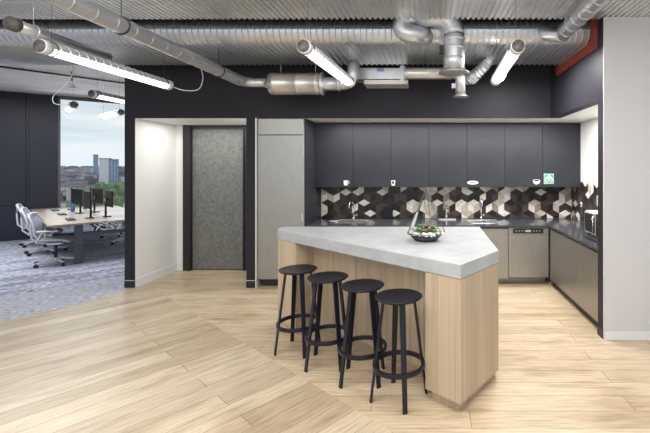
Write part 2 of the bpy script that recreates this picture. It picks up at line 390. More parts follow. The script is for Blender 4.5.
w = MB(); w.box(XR+.006, 4.04, 0, 6.0, 4.05, .085); struct('baseboard_right', w, M['white_trim'], .003)
w = MB(); w.box(-4.24, FW+.012, 0, -4.228, 6.78, .12); w.box(-4.228, 6.768, 0, -4.115, 6.78, .12); struct('baseboard_left', w, M['white_trim'])
w = MB(); w.box(-4.385, FW-.006, 0, -4.24, FW, .10); w.box(-2.62, FW-.006, 0, -2.487, FW, .10); w.box(XR-.006, 4.065, 0, XR, 4.19, .10)
struct('baseboard_back', w, M['black'])
w = MB(); w.box(-4.385, FW-.007, .10, -4.24, FW, .108); w.box(-2.62, FW-.007, .10, -2.487, FW, .108)
w.box(-2.487, FW-.01, 0, -2.468, FW+.3, OP); struct('trim_1', w, M['steel_lite'])
# red fire stopping round the duct where it enters the right wall
w = MB(); w.box(XR-.012, 4.19, 3.0, XR, 5.52, 3.12); w.box(XR-.012, 4.19, 3.12, XR, 4.36, VOID-.1); w.box(XR-.012, 5.46, 3.12, XR, 5.52, VOID-.1); struct('trim_2', w, M['red'])

# door in the niche
d = box(-4.0, 6.80, .012, -3.09, 6.84, 2.39).build('door_1', M['door'], None, 0, 'structure')
fr = MB(); fr.box(-4.115, 6.74, 0, -4.0, 6.9, OP); fr.box(-3.09, 6.76, 0, -2.62, 6.9, OP); fr.box(-4.0, 6.76, 2.395, -3.09, 6.9, OP)
fr.box(-4.03, 6.72, 0, -3.985, 6.80, 2.41); fr.box(-3.105, 6.74, 0, -3.09, 6.80, 2.395)
fr.build('door_frame', M['black'], d)
box(-3.99, 6.795, 0, -3.1, 6.85, .011).build('threshold', M['black'], d)

# office wall and window (turned ~39 degrees)
WD = Vector((.78, .625, 0)).normalized(); WN = Vector((WD.y, -WD.x, 0)); W0 = Vector((-10, 9.4, 0))
def wp(t, n=0, z=0): return W0+WD*t+WN*n+Vector((0, 0, z))
def wbox(mb, t0, t1, z0, z1, n0, n1): return mb.obox(wp((t0+t1)/2, (n0+n1)/2, (z0+z1)/2), WD, WN, (0, 0, 1), (t1-t0)/2, (n1-n0)/2, (z1-z0)/2)
w = MB(); wbox(w, -6, .98, 0, 3.54, -.2, 0); struct('wall_left', w, M['office_wall'])
w = MB()
wbox(w, -6, .40, .85, .90, 0, .03); wbox(w, -6, .40, 3.42, 3.52, 0, .03); wbox(w, .36, .40, .90, 3.42, 0, .03); wbox(w, .44, .46, .0, 3.5, 0, .02); wbox(w, .46, .94, 2.3, 2.33, 0, .008)
wbox(w, -6, .98, 0, .08, 0, .02)
struct('trim_3', w, M['office_wall'])
WE = 3.3
w = MB(); wbox(w, .98, 1.02, 0, 3.54, -.1, .03); wbox(w, WE, WE+.06, 0, 3.54, -.1, .03); wbox(w, 1.02, WE, 0, .08, -.1, .03); wbox(w, 1.02, WE, 3.46, 3.54, -.1, .03)
wn = struct('window_1', w, mat('window_frame_brown', (.10, .08, .07), .5))
g = MB(); wbox(g, 1.02, WE, .08, 3.46, -.06, -.04); g.build('window_pane', M['glass'], wn)
w = MB(); wbox(w, WE+.06, 8, 0, 3.54, -.2, 0); struct('wall_left', w, M['office_wall'])
# ------------------------------------------------------------------ the city outside
GZ = -36
cg = MB(); cg.box(-6000, 60, GZ-1, 1500, 6000, GZ); o = struct('floor', cg, noisy(mat('city_ground', (.2, .2, .2), .9), (.26, .29, .27), (.42, .42, .42), nscale=.02)); o.name = 'city_ground'
ct = MB(); hm = [mat('house_brick', (.44, .31, .29), .9), mat('house_roof', (.27, .25, .29), .9), mat('house_render', (.78, .76, .76), .9), mat('house_cream', (.62, .54, .50), .9), mat('garden_green', (.22, .30, .20), .9), mat('house_slate', (.38, .40, .47), .9)]  # house colours paled and greyed to stand in for distance haze
rc = random.Random(3)
for i in range(6500):
    y = 330*math.exp(rc.random()*2.6); x = -y*(.72+rc.random()*.24)
    if y < 640 and -.86 < x/y < -.76 and y > 380: continue
    q = (y/500)**.5
    h = 4+rc.random()*5+(rc.random() < .05)*14*q; ww = (5+rc.random()*8)*q; dd = (5+rc.random()*8)*q
    ct.mi = rc.choice([0, 1, 2, 2, 3, 3, 4, 5])
    if ct.mi == 4: h *= .8; ww *= 1.3
    ct.box(x-ww/2, y-dd/2, GZ, x+ww/2, y+dd/2, GZ+h)
    if ct.mi != 4:
        ct.mi = rc.choice([0, 1, 5, 5]); ct.box(x-ww/2, y-dd/2, GZ+h, x+ww/2, y+dd/2, GZ+h+1.6)
tag(ct.build('distant_houses', hm), 'haze-tinted spread of small brick and slate houses seen through the office window', 'houses', kind='stuff')
def bldg(name, label, u0, u1, vt, y, m, depth=14, roof=None):
    x0 = (u0-427)*y/400; x1 = (u1-427)*y/400; z1 = CH-(vt-167)*y/400
    t = thing(name, ((x0+x1)/2, y+depth/2, GZ), label, 'building')
    box(x0, y, GZ, x1, y+depth, z1).build('wall', m, t)
    box(x0-.4, y-.4, z1, x1+.4, y+depth, z1+1).build('roof', roof or M['void'], t)
    return t
fw = facade('white_facade', (.97, .96, .93), (.35, .40, .46), 4, 3.2, 1.35)
fb = facade('brick_facade', (.34, .22, .18), (.14, .15, .18), 3, 3, .9)
fg = facade('glass_facade', (.50, .56, .62), (.25, .36, .48), 4.5, 40, 1.0)
bldg('apartment_block', 'white apartment block with rows of windows above the park trees', 99, 108.5, 159, 560, fw, 5)
bldg('apartment_block', 'white and glass slab block immediately right of the plain white block', 110, 116, 160, 560, fg, 5)
bldg('office_tower', 'slim grey tower rising above the skyline left of the white block', 93.2, 96.5, 155, 900, fg, 5)
def tree(label, u, v, y, r):
    x = (u-427)*y/400; z = CH-(v-167)*y/400-r*.8
    t = thing('tree', (x, y, GZ), label, 'tree')
    c = MB(); rt = random.Random(int(u*10))
    for i in range(16):
        a = rt.random()*6.28; q = rt.random()*r*.75; c.ball((x+q*math.cos(a), y+q*math.sin(a), z+(rt.random()-.5)*r*.9), r*.42, n=12, m=9, jit=.5)
    c.build('foliage', noisy(mat('tree_foliage', (.08, .15, .05), .8), (.12, .18, .09), (.32, .40, .22), nscale=.5, detail=6), t)
    MB().cyl((x, y, GZ), (x, y, z), r*.09, 10, r*.06).build('trunk', mat('tree_bark', (.08, .06, .04), .9), t)
tree('broad green park tree at the right of the city view, nearest the column', 116, 180, 150, 8)
tree('green park tree in the middle of the group, under the white block', 103, 184, 140, 7.5)
tree('low green park tree at the left end of the group', 90, 189, 135, 6)
# ------------------------------------------------------------------ kitchen: tall unit, wall cabinets
t = thing('tall_fridge_cabinet', (-2.12, 6.1, 0), 'tall steel-faced fridge cabinet between the dark column and the kitchen recess', 'cabinet')
box(-2.466, 5.86, .115, -1.79, 6.5, OP-.002).build('body', M['dark_cab'], t)
box(-2.44, 5.90, 0, -1.80, 6.4, .115).build('toe_kick', M['black'], t)
box(-2.462, 5.825, .115, -1.80, 5.858, 2.212).build('door', M['steel'], t, .002)
box(-2.462, 5.825, 2.222, -1.80, 5.858, OP-.006).build('top_flap', M['steel'], t, .002)
h = MB(); h.box(-1.822, 5.812, .96, -1.806, 5.824, 1.07); h.build('handle', M['steel_lite'], t)
box(-1.79, FW-.005, 0, XL-.0125, 6.5, OP-.001).build('end_panel', M['steel_lite'], t)
UW = (XK-XL)/7; UF = 6.35
ulabels = ['first dark wall cabinet from the left, with a white mug sticker', 'second dark wall cabinet from the left, with no sticker of its own',
  'third dark wall cabinet from the left, with a small white glass sticker', 'fourth dark wall cabinet from the left, above the glass terrarium',
  'fifth dark wall cabinet from the left, with a white plate sticker', 'sixth dark wall cabinet from the left, with a white bowl sticker', 'rightmost dark wall cabinet, with the green first aid sign']
def sx(u, y): return (u-427)*y/400
def sz(v, y): return CH-(v-167)*y/400
ucabs = []
for i in range(7):
    x0 = XL+i*UW; x1 = x0+UW
    t = thing('wall_cabinet', ((x0+x1)/2, 6.5, 1.43), ulabels[i], 'cabinet', 'dark wall cabinets over the splashback')
    box(x0+.001, UF+.022, 1.437, x1-.001, YB-.005, OP-.02).build('body', M['dark_cab'], t)
    box(x0+.0025, UF, 1.43, x1-.0025, UF+.02, OP-.01).build('door', M['dark_cab'], t, .0015)
    ucabs.append(t)
yS = UF-.001
def hex_(mb, pts, d=.002):
    a = [mb.bm.verts.new((x, yS, z)) for x, z in pts]; b = [mb.bm.verts.new((x, yS-d, z)) for x, z in pts]
    mb._f(a); mb._f(b[::-1]); n = len(pts)
    for i in range(n): mb._f([a[i], a[(i+1)%n], b[(i+1)%n], b[i]])
def icon(u, v, pts, name, parent, m='sticker', scale=1, d=.002):
    mb = MB(); y = UF; hex_(mb, [(sx(u+p[0]*scale, y), sz(v+p[1]*scale, y)) for p in pts], d); return mb.build(name, M[m], parent)
mg = MB(); hex_(mg, [(sx(343.6, UF), sz(180.4, UF)), (sx(347.6, UF), sz(180.4, UF)), (sx(347.4, UF), sz(185.4, UF)), (sx(344, UF), sz(185.4, UF))])
mg.tube([Vector((sx(347.4+1.6*math.sin(a), UF), yS-.001, sz(182.6-1.6*math.cos(a), UF))) for a in [PI*k/8 for k in range(9)]], .005, 6)
mg.build('mug_sticker', M['sticker'], ucabs[0])
o = icon(393.2, 183, [(-2.2, -2.6), (2.2, -2.6), (1.5, 2.6), (-1.5, 2.6)], 'glass_sticker', ucabs[2]); yS -= .002
icon(393.2, 182.4, [(-1.3, -1.1), (1.2, -1.1), (.8, 1.6), (-.9, 1.6)], 'sticker_detail', o, 'dark_cab'); yS += .002
el = lambda rx, ry, n=20, a0=0, a1=2*PI: [(rx*math.cos(a0+(a1-a0)*k/n), ry*math.sin(a0+(a1-a0)*k/n)) for k in range(n if a1-a0 > 6 else n+1)]
o = icon(472.8, 182.6, el(5.6, 1.9), 'plate_sticker', ucabs[4]); yS -= .002
icon(472.8, 182.4, el(3.9, 1.0), 'sticker_detail', o, 'sticker_grey'); yS += .002
o = icon(536.5, 180.6, el(3.6, 3.8, 14, 0, PI)+el(3.6, 1.3, 14, PI, 2*PI), 'bowl_sticker', ucabs[5]); yS -= .002
icon(536.5, 180.5, el(2.7, .8), 'sticker_detail', o, 'dark_cab'); yS += .002
o = icon(548.8, 178.8, [(-4.9, -5), (4.9, -5), (4.9, 5), (-4.9, 5)], 'first_aid_sign', ucabs[6], 'sticker'); yS -= .002
o = icon(548.8, 178.8, [(-4.5, -4.6), (4.5, -4.6), (4.5, 4.6), (-4.5, 4.6)], 'sign_face', ucabs[6], 'green'); yS -= .002
mb = MB()
for (a0, b0, a1, b1) in ((-1.0, -3.9, 1.0, 1.7), (-2.8, -2.1, 2.8, -.1), (-3.8, 1.6, -2.9, -.6), (2.9, 1.6, 3.8, -.6), (-3.8, 1.6, -1.8, 2.1), (1.8, 1.6, 3.8, 2.1)):
    hex_(mb, [(sx(548.8+p, UF), sz(178.8+q, UF)) for p, q in ((a0, b0), (a1, b0), (a1, b1), (a0, b1))])
mb.build('sign_cross', M['sticker'], ucabs[6])
tcv = bpy.data.curves.new('sign_text', 'FONT'); tcv.body = 'First aid'; tcv.size = .036; tcv.align_x = 'CENTER'
to = bpy.data.objects.new('tmp', tcv); COL.objects.link(to); bpy.context.view_layer.update()
tm = bpy.data.meshes.new_from_object(to.evaluated_get(bpy.context.evaluated_depsgraph_get())); bpy.data.objects.remove(to)
so = bpy.data.objects.new('sign_text', tm); COL.objects.link(so); tm.materials.append(M['sticker'])
tm.transform(Matrix.Translation(Vector((sx(548.8, UF), UF-.0065, sz(182.8, UF)))-wloc(ucabs[6])) @ Matrix.Rotation(PI/2, 4, 'X')); so.parent = ucabs[6]

# ------------------------------------------------------------------ splashback (tumbling-block tiles)
rt = random.Random(12)
def clip(poly, a, b, c):   # keep a*x+b*y<=c
    out = []
    for i in range(len(poly)):
        p, q = poly[i], poly[(i+1)%len(poly)]; dp = a*p[0]+b*p[1]-c; dq = a*q[0]+b*q[1]-c
        if dp <= 0: out.append(p)
        if (dp < 0 < dq) or (dq < 0 < dp):
            t = dp/(dp-dq); out.append((p[0]+(q[0]-p[0])*t, p[1]+(q[1]-p[1])*t))
    return out
def splash(u0, u1, z0, z1, to3, dark, name, label):
    mb = MB(); s = .118; w = s*math.sqrt(3); rows = int((z1-z0)/(1.5*s))+3; cols = int((u1-u0)/w)+3
    for r in range(-1, rows):
        for c in range(-1, cols):
            cx = u0+c*w+(r % 2)*w/2; cz = z0+.02+r*1.5*s
            H = [(cx+s*math.cos(PI/6+k*PI/3), cz+s*math.sin(PI/6+k*PI/3)) for k in range(6)]  # 0:ur 1:top 2:ul 3:ll 4:bottom 5:lr
            C = (cx, cz)
            q = rt.random(); base = [[0, 1, 3], [0, 3, 4], [1, 2, 4], [3, 4, 5], [0, 0, 1], [4, 5, 3], [1, 0, 2], [3, 5, 4]]
            pal = rt.choice([base[3], base[5], base[7], base[1], base[7]] if rt.random() < dark(cx) else [base[0], base[2], base[4], base[6], base[1]])
            pal = pal[:]; 
            if rt.random() < .5: rt.shuffle(pal)
            for k, R in enumerate(([H[1], H[2], C, H[0]], [H[2], H[3], H[4], C], [C, H[4], H[5], H[0]])):
                mx_ = sum(p[0] for p in R)/4; mz = sum(p[1] for p in R)/4
                R2 = [(p[0]+(mx_-p[0])*.022, p[1]+(mz-p[1])*.022) for p in R]
                for cl in ((-1, 0, -u0), (1, 0, u1), (0, -1, -z0), (0, 1, z1)):
                    if R2: R2 = clip(R2, *cl)
                if len(R2) < 3: continue
                mb.mi = pal[k]
                mb._f([mb.bm.verts.new(to3(p[0], p[1], 0)) for p in R2])
    mb.mi = 6
    mb._f([mb.bm.verts.new(to3(p[0], p[1], .0012)) for p in ((u0, z0), (u1, z0), (u1, z1), (u0, z1))])
    mb._f([mb.bm.verts.new(to3(p[0], p[1], .008)) for p in ((u0, z0), (u1, z0), (u1, z1), (u0, z1))])
    return tag(mb.build(name, TM+[M['grout']]), label, 'splashback')
WT = .892
splash(XL+.005, XK-.012, WT+.002, 1.50, lambda u, z, d: (u, YB-.010+d, z), lambda x: .66 if x < -.3 else (.52 if x < .7 else .40), 'tiled_splashback', 'geometric rhombus tile splashback on the long wall beneath the dark cabinets')
splash(4.2, YB-.012, WT+.002, 1.515, lambda u, z, d: (XK-.010+d, u, z), lambda x: .6, 'tiled_splashback', 'geometric rhombus tile splashback on the short right wall behind the microwave')

# ------------------------------------------------------------------ base cabinets
DF = 5.92
def base_unit(x0, x1, label):
    t = thing('base_cabinet', ((x0+x1)/2, 6.3, 0), label, 'cabinet', 'steel base cabinets on the long wall')
    box(x0+.001, DF+.022, .10, x1-.001, 6.7, WT-.034).build('body', M['dark_cab'], t)
    box(x0+.002, DF, .10, x1-.002, DF+.02, WT-.055).build('door', M['steel'], t, .0015)
    box(x0, 6.08, 0, x1, 6.10, .10).build('toe_kick', M['steel'], t)
    return t
xs = [XL+.004]+[1.2-.61*k for k in (4, 3, 2, 1, 0)]
bl = ['steel base cabinet at the far left of the long run, hidden behind the island', 'second steel base cabinet from the left, behind the island', 'middle steel base cabinet of the long run, behind the island',
      'steel base cabinet behind the terrarium end of the island', 'steel base cabinet with plain door directly left of the dishwasher']
for i in range(5): base_unit(xs[i], xs[i+1], bl[i])
t = thing('dishwasher', (1.5, 6.3, 0), 'built-in steel dishwasher with a black control strip in the corner', 'dishwasher')
box(1.202, DF+.022, .10, 1.80, 6.6, WT-.034).build('body', M['black_pl'], t)
box(1.204, DF-.006, .115, 1.798, DF+.02, .745).build('door', M['steel'], t, .002)
pnl = box(1.204, DF-.008, .75, 1.798, DF+.02, WT-.040).build('control_panel', M['steel'], t, .002)
box(1.27, DF-.011, .768, 1.72, DF-.008, .842).build('control_strip', M['black_pl'], pnl)
for k in range(9):
    bt = box(1.46, DF-.0135, .79, 1.53, DF-.011, .82) if k == 4 else box(1.31+k*.043, DF-.0135, .800, 1.325+k*.043, DF-.011, .812)
    bt.build('display' if k == 4 else 'button', M['steel_lite'], pnl)
box(1.202, 6.08, 0, 1.80, 6.10, .10).build('toe_kick', M['steel'], t)
XD = 1.812
ys = [4.19, 4.84, 5.45, 5.90]; rl = ['steel base cabinet of the right run beside the dark column', 'middle steel base cabinet of the short right run', 'narrow steel base cabinet of the right run next to the corner']
for i in range(3):
    t = thing('base_cabinet', (2.1, (ys[i]+ys[i+1])/2, 0), rl[i], 'cabinet', 'steel base cabinets on the right wall')
    box(XD+.022, ys[i]+.001, .10, XK-.01, ys[i+1]-.001, WT-.034).build('body', M['dark_cab'], t)
    box(XD, ys[i]+.002, .10, XD+.02, ys[i+1]-.002, WT-.055).build('door', M['steel'], t, .0015)
    box(XD+.05, ys[i], 0, XD+.07, ys[i+1], .10).build('toe_kick', M['black'], t)
wt = MB(); wt.prism([(XL+.001, 5.88), (1.796, 5.88), (1.796, 4.20), (XK-.011, 4.20), (XK-.011, YB-.011), (XL+.001, YB-.011)], WT-.032, WT)
tag(wt.build('worktop', M['worktop'], None, .003), 'dark polished L-shaped worktop along the kitchen walls', 'worktop')

# sinks and taps
def sink(u, lab):
    x = sx(u, 6.25); t = thing('sink', (x, 6.3, WT), lab, 'sink')
    b = MB(); x0, x1, y0, y1 = x-.26, x+.26, 6.12, 6.50; z = WT+.001
    b.box(x0, y0, z, x1, y0+.03, z+.006); b.box(x0, y1-.03, z, x1, y1, z+.006); b.box(x0, y0, z, x0+.03, y1, z+.006); b.box(x1-.03, y0, z, x1, y1, z+.006)
    b.build('rim', M['chrome'], t, .002)
    box(x0+.03, y0+.03, z, x1-.03, y1-.03, z+.002).build('basin', mat('sink_basin', (.45, .46, .47), .3, .8), t)
    MB().lathe([(0, 0), (.035, 0), (.035, .003), (0, .003)], (x, 6.3, z+.002)).build('drain', M['black_pl'], t)
sink(351, 'small steel sink on the dark worktop left of the black tablet'); sink(484, 'wide steel sink on the dark worktop right of the terrarium')
def faucet(u, lab, h, flip):
    x = sx(u, 6.55); t = thing('tap', (x, 6.55, WT), lab, 'tap')
    MB().lathe([(.026, 0), (.026, .03), (.016, .045), (.014, .05)], (x, 6.55, WT)).build('base', M['chrome'], t)
    pts = [(x, 6.55, WT+.04), (x, 6.55, WT+h-.08)]+[tuple(p) for p in arc((x-.0, 6.47, WT+h-.08), .08, 0, PI*.95, (0, 1, 0), (0, 0, 1))[1:]]
    pts2 = [Vector((p[0]+flip*(6.55-p[1]), 6.55-(6.55-p[1])*.55, p[2])) for p in pts]
    pts2.append(pts2[-1]+Vector((0, 0, -.04)))
    MB().tube(pts2, .0105, 10).build('spout', M['chrome'], t)
    MB().cyl((x, 6.55, WT+.06), (x+.07, 6.54, WT+.085), .006, 8).build('lever', M['chrome'], t)
faucet(353.5, 'curved chrome tap at the small sink left of the black tablet', .30, -.35); faucet(481, 'tall slender chrome tap at the wide sink right of the terrarium', .33, .05)
# black tablet
x = sx(388, 6.62); t = thing('tablet', (x, 6.62, WT), 'black upright tablet leaning on the splashback', 'tablet')
MB().obox((x, 6.64, WT+.102), (1, 0, 0), (0, 1, .12), (0, -.12, 1), .078, .005, .1).build('screen', M['black_pl'], t, .003)
box(x-.05, 6.60, WT, x+.05, 6.66, WT+.008).build('foot', M['black_pl'], t)
# boiling tap right of the terrarium
x = sx(446.5, 6.55); t = thing('hot_water_tap', (x, 6.55, WT), 'short chrome hot water tap on its drip tray right of the terrarium', 'tap')
box(x-.13, 6.44, WT, x+.15, 6.62, WT+.012).build('drip_tray', M['steel_lite'], t, .003)
MB().cyl((x, 6.58, WT+.012), (x, 6.58, WT+.16), .018, 14).build('column', M['chrome'], t)
MB().tube([(x, 6.58, WT+.155), (x, 6.50, WT+.175), (x, 6.44, WT+.15), (x, 6.44, WT+.12)], .013, 10).build('spout', M['chrome'], t)
lv = MB(); lv.cyl((x-.03, 6.58, WT+.165), (x-.03, 6.58, WT+.20), .006, 8); lv.cyl((x+.03, 6.58, WT+.165), (x+.03, 6.58, WT+.20), .006, 8); lv.box(x-.045, 6.565, WT+.157, x+.045, 6.595, WT+.168); lv.build('lever', M['chrome'], t)
# saucer
x = sx(356, 6.35)+.0
tag(MB().lathe([(0, 0), (.04, 0), (.075, .012), (.078, .016), (.04, .006), (0, .005)], (sx(334, 6.25), 6.25, WT)).build('saucer', M['white_pl']), 'small white saucer on the worktop left of the small sink', 'saucer')
# microwave (right run, against the wall)
t = thing('microwave', (2.18, 4.9, WT), 'steel microwave oven on the right worktop, cut off by the dark column', 'microwave')
mb_ = MB(); mb_.box(2.06, 4.70, WT+.012, 2.41, 5.20, WT+.30); mb_.build('body', M['steel_lite'], t, .006)
box(2.045, 4.86, WT+.03, 2.06, 5.195, WT+.285).build('door', M['steel_lite'], t, .003)
box(2.041, 4.875, WT+.045, 2.0455, 5.175, WT+.272).build('door_glass', M['black_pl'], t)
box(2.045, 4.705, WT+.03, 2.06, 4.85, WT+.285).build('control_panel', M['black_pl'], t)
MB().cyl((2.02, 4.875, WT+.06), (2.02, 4.875, WT+.26), .008, 8).build('handle', M['chrome'], t)
for q in ((2.09, 4.73), (2.38, 4.73), (2.09, 5.17), (2.38, 5.17)): MB().lathe([(.015, 0), (.015, .012)], (q[0], q[1], WT), n=10).build('foot', M['black_pl'], t)
# tray in front of microwave
tag(box(1.92, 4.55, WT, 2.02, 4.9, WT+.014).build('tray', M['black_pl'], None, .004), 'flat black tray on the right worktop before the microwave', 'tray')
# wall socket with plug
t = thing('wall_socket', (XK-.015, 6.35, 1.14), 'white round wall socket with black plug on the right splashback', 'socket')
MB().lathe([(.045, -.006), (.045, 0), (.03, -.009), (0, -.009)][::-1], (XK-.0105, 6.3, 1.16), 'X').build('plate', M['white_pl'], t)
MB().cyl((XK-.02, 6.3, 1.16), (XK-.05, 6.3, 1.155), .014, 10).build('plug', M['black_pl'], t)
# tea towel rail style paper dispenser omitted (not in the photo)

# ------------------------------------------------------------------ island
IT = 1.064; IB = .9625
slab = [(.234, 2.80), (.59, 3.29), (.605, 4.60), (-1.60, 4.60), (-1.675, 4.53), (-1.63, 4.36)]
t = thing('kitchen_island', (-.5, 4.0, 0), 'angular kitchen island with pale concrete top on oak veneer panels', 'kitchen island')
s = MB(); s.prism(slab, IB, IT); s.build('countertop', M['concrete'], t, .003)
A = Vector((.234, 2.80)); B = Vector((-1.63, 4.36)); dv = (B-A).normalized(); nv = Vector((dv.y, -dv.x)); nv = nv if nv.y > 0 else -nv
LEN = (B-A).length; e_ = .004
def ip(s_, n): q = A+dv*s_+nv*n; return (q.x, q.y)
RW = .325; LW = .35; DP = .22
Z0 = .08
s = MB(); s.prism([ip(0.004, e_), (.588, 3.293), (.602, 4.59), ip(RW+.7, .9), ip(RW, DP), ip(RW, e_)], Z0, IB-.003); s.build('end_panel', M['veneer'], t, .0015)
s = MB(); s.prism([ip(LEN-LW, e_), ip(LEN-LW, DP), (-1.2, 4.59), (-1.60, 4.59), (-1.668, 4.53), ip(LEN-.004, e_)], Z0, IB-.003); s.build('end_panel', M['veneer'], t, .0015)
s = MB()
k = 5; seg = (LEN-LW-RW)/k
for i in range(k): s.prism([ip(RW+seg*i+.002, DP+.001), ip(RW+seg*(i+1)-.002, DP+.001), ip(RW+seg*(i+1)-.002, DP+.03), ip(RW+seg*i+.002, DP+.03)], Z0, IB-.003)
s.build('back_panel', M['veneer'], t)
s = MB(); s.prism([ip(.045, .05), (.545, 3.31), (.57, 4.55), (-1.58, 4.55), (-1.63, 4.51), ip(LEN-.03, .035), ip(LEN-LW+.0, .035), ip(LEN-LW, DP+.035), ip(RW+.03, DP+.05), ip(RW-.03, .05)], 0, Z0); s.build('toe_kick', M['veneer'], t)

# ------------------------------------------------------------------ terrarium
TX, TY = (426.5-427)*3.71/400, 3.73; TZ = IT+.001
t = thing('glass_terrarium', (TX, TY, TZ), 'faceted glass terrarium with succulents standing on the concrete island top', 'terrarium')
n6 = 6; ringb = [Vector((TX+.10*math.cos(PI*k/3+.26), TY+.10*math.sin(PI*k/3+.26), TZ+.002)) for k in range(6)]
ringm = [Vector((TX+.182*math.cos(PI*k/3+.26), TY+.182*math.sin(PI*k/3+.26), TZ+.075)) for k in range(6)]
apex = Vector((TX, TY, TZ+.498))
gl = MB()
V = [gl.bm.verts.new(p) for p in ringb]+[gl.bm.verts.new(p) for p in ringm]+[gl.bm.verts.new(apex)]
for k in range(6):
    gl._f([V[k], V[(k+1)%6], V[6+(k+1)%6], V[6+k]])
    if k != 4: gl._f([V[6+k], V[6+(k+1)%6], V[12]])
gl._f([V[i] for i in range(6)][::-1]); 
glo = gl.build('glass_panels', M['tglass'], t)
fm = MB()
for k in range(6):
    for a, b in ((ringb[k], ringb[(k+1)%6]), (ringm[k], ringm[(k+1)%6]), (ringb[k], ringm[k]), (ringm[k], apex)): fm.cyl(a, b, .0025, 6)
fm.build('frame', M['gframe'], t)
gr = MB()
for k in range(14): pass
gr.lathe([(.0, .004), (.085, .006), (.10, .014), (.13, .046), (.0, .052)], (TX, TY, TZ), n=18); gr.build('gravel_bed', M['slate'], t)
pb = MB(); rr = random.Random(5)
for k in range(240):
    a = rr.random()*6.28; q = math.sqrt(rr.random())*.16; pb.ball((TX+q*math.cos(a), TY+q*math.sin(a), TZ+.068+rr.random()*.012+.03*(.15-q)), .008+rr.random()*.007, n=6, m=4)
pb.build('pebbles', M['pebble'], t)['kind'] = 'stuff'
def succ(px, py, pz, r, mt, nm='succulent', up=.5):
    s = MB()
    for l in range(4):
        nn = 7; rl = r*1.15*(1-.2*l)
        for k in range(nn):
            a = 2*PI*k/nn+l*.4; el_ = .25+l*.35*up*2
            d = Vector((math.cos(a)*math.cos(el_), math.sin(a)*math.cos(el_), math.sin(el_)))
            tilt = d.to_track_quat('X', 'Z').to_matrix()
            s.ball(Vector((px, py, pz+.004*l))+d*rl*.55, rl*.5, rl*.2, rl*.1, n=6, m=5, tilt=tilt)
    s.build(nm, mt, t)
succ(TX-.07, TY-.03, TZ+.085, .05, M['leaf']); succ(TX-.055, TY+.03, TZ+.11, .045, M['leaf'], up=.8); succ(TX+.02, TY-.06, TZ+.085, .042, M['leaf2'])
succ(TX+.06, TY+.0, TZ+.10, .052, M['leaf'], up=.9); succ(TX+.0, TY+.02, TZ+.10, .05, M['leaf2'], up=1); succ(TX-.03, TY-.075, TZ+.08, .032, M['leaf2']); succ(TX+.075, TY-.05, TZ+.085, .035, M['leaf'])

# ------------------------------------------------------------------ bar stools
def make_stool():
    t = thing('bar_stool', (0, 0, 0), '', 'stool')
    SH = .775
    MB().lathe([(0, SH-.024), (.12, SH-.024), (.165, SH-.020), (.1785, SH-.008), (.1785, SH-.002), (.174, SH), (.15, SH-.003), (0, SH-.009)], (0, 0, 0), n=48).build('seat', M['stool'], t)
    for k in range(4):
        a = PI/4+k*PI/2; c, s_ = math.cos(a), math.sin(a)
        l = MB(); l.obox_pts = None
        p = Vector((c*.118, s_*.118, SH-.022)); q = Vector((c*.214, s_*.214, .004)); d = (q-p).normalized(); tan = Vector((-s_, c, 0)); nn = d.cross(tan)
        w0, w1, th = .023, .0175, .008
        ring = lambda P_, w: [P_+tan*w+nn*th, P_-tan*w+nn*th, P_-tan*w-nn*th, P_+tan*w-nn*th]
        l.sweep([ring(p, w0), ring(q, w1)], True, False)
        lg = l.build('leg', M['stool'], t, .003)
        MB().obox(q, tan, nn, d, w1, th, .004).build('foot_pad', M['black_pl'], lg)
    z = .255; r = .190
    ring = []
    for k in range(48):
        a = 2*PI*k/48; c, s_ = math.cos(a), math.sin(a)
        ring.append([Vector((c*(r+dr), s_*(r+dr), z+dz)) for dr, dz in ((-.008, -.017), (.008, -.017), (.010, 0), (.008, .017), (-.008, .017), (-.010, 0))])
    MB().sweep(ring, loop=True, smooth=False).build('footrest_ring', M['stool'], t)
    br = MB()
    for k in range(2):
        a = PI/4+k*PI/2; br.bar((-.118*math.cos(a), -.118*math.sin(a), SH-.03), (.118*math.cos(a), .118*math.sin(a), SH-.03), .012, .03)
    br.build('seat_bracket', M['stool'], t)
    return t
st0 = make_stool()
spots = [((-1.237, 3.84), -11.5, 'navy-black round bar stool farthest from the camera, at the narrow end of the island'),
         ((-.885, 3.57), 0, 'second navy-black bar stool from the left along the island'),
         ((-.533, 3.32), 0, 'third navy-black bar stool from the left along the island'),
         ((-.214, 3.04), -29, 'navy-black bar stool nearest the camera, beside the right oak end panel')]
for i, (p, a, lb) in enumerate(spots):
    o = st0 if i == 0 else copy_tree(st0)
    o.location = (p[0], p[1], 0); o.rotation_euler.z = math.radians(a); o['label'] = lb; o['group'] = 'bar stools along the island'

# ------------------------------------------------------------------ ducts
DY0, DY1, DR = 4.50, 5.32, .135; DZ = 3.12
def oval_ring(x, g):
    pts = []; r = DR+g
    for k in range(13): a = -PI/2-PI*k/12; pts.append(Vector((x, DY0+r*math.cos(a), DZ+DR+r*math.sin(a))))
    for k in range(13): a = PI/2-PI*k/12; pts.append(Vector((x, DY1+r*math.cos(a), DZ+DR+r*math.sin(a))))
    return pts
R = []; x = -8.0
while x < XR-.005:
    R += [oval_ring(x, 0), oval_ring(x+.046, 0), oval_ring(x+.050, .014), oval_ring(x+.060, .014)]; x += .068
R.append(oval_ring(XR, 0))
t = thing('oval_duct', (-2, 4.9, DZ), 'wide flat-oval spiral duct crossing under the ceiling into the right wall', 'duct')
MB().sweep(R, smooth=False).build('duct_body', M['galv'], t)
for xx in (-4.2, -1.9, .35):
    hg = MB(); hg.cyl((xx, DY0+.02, DZ+2*DR), (xx, DY0+.02, VOID), .006, 6); hg.cyl((xx, DY1, DZ+2*DR), (xx, DY1, VOID), .006, 6)
    hg.build('hanger_rod', M['galv'], t)
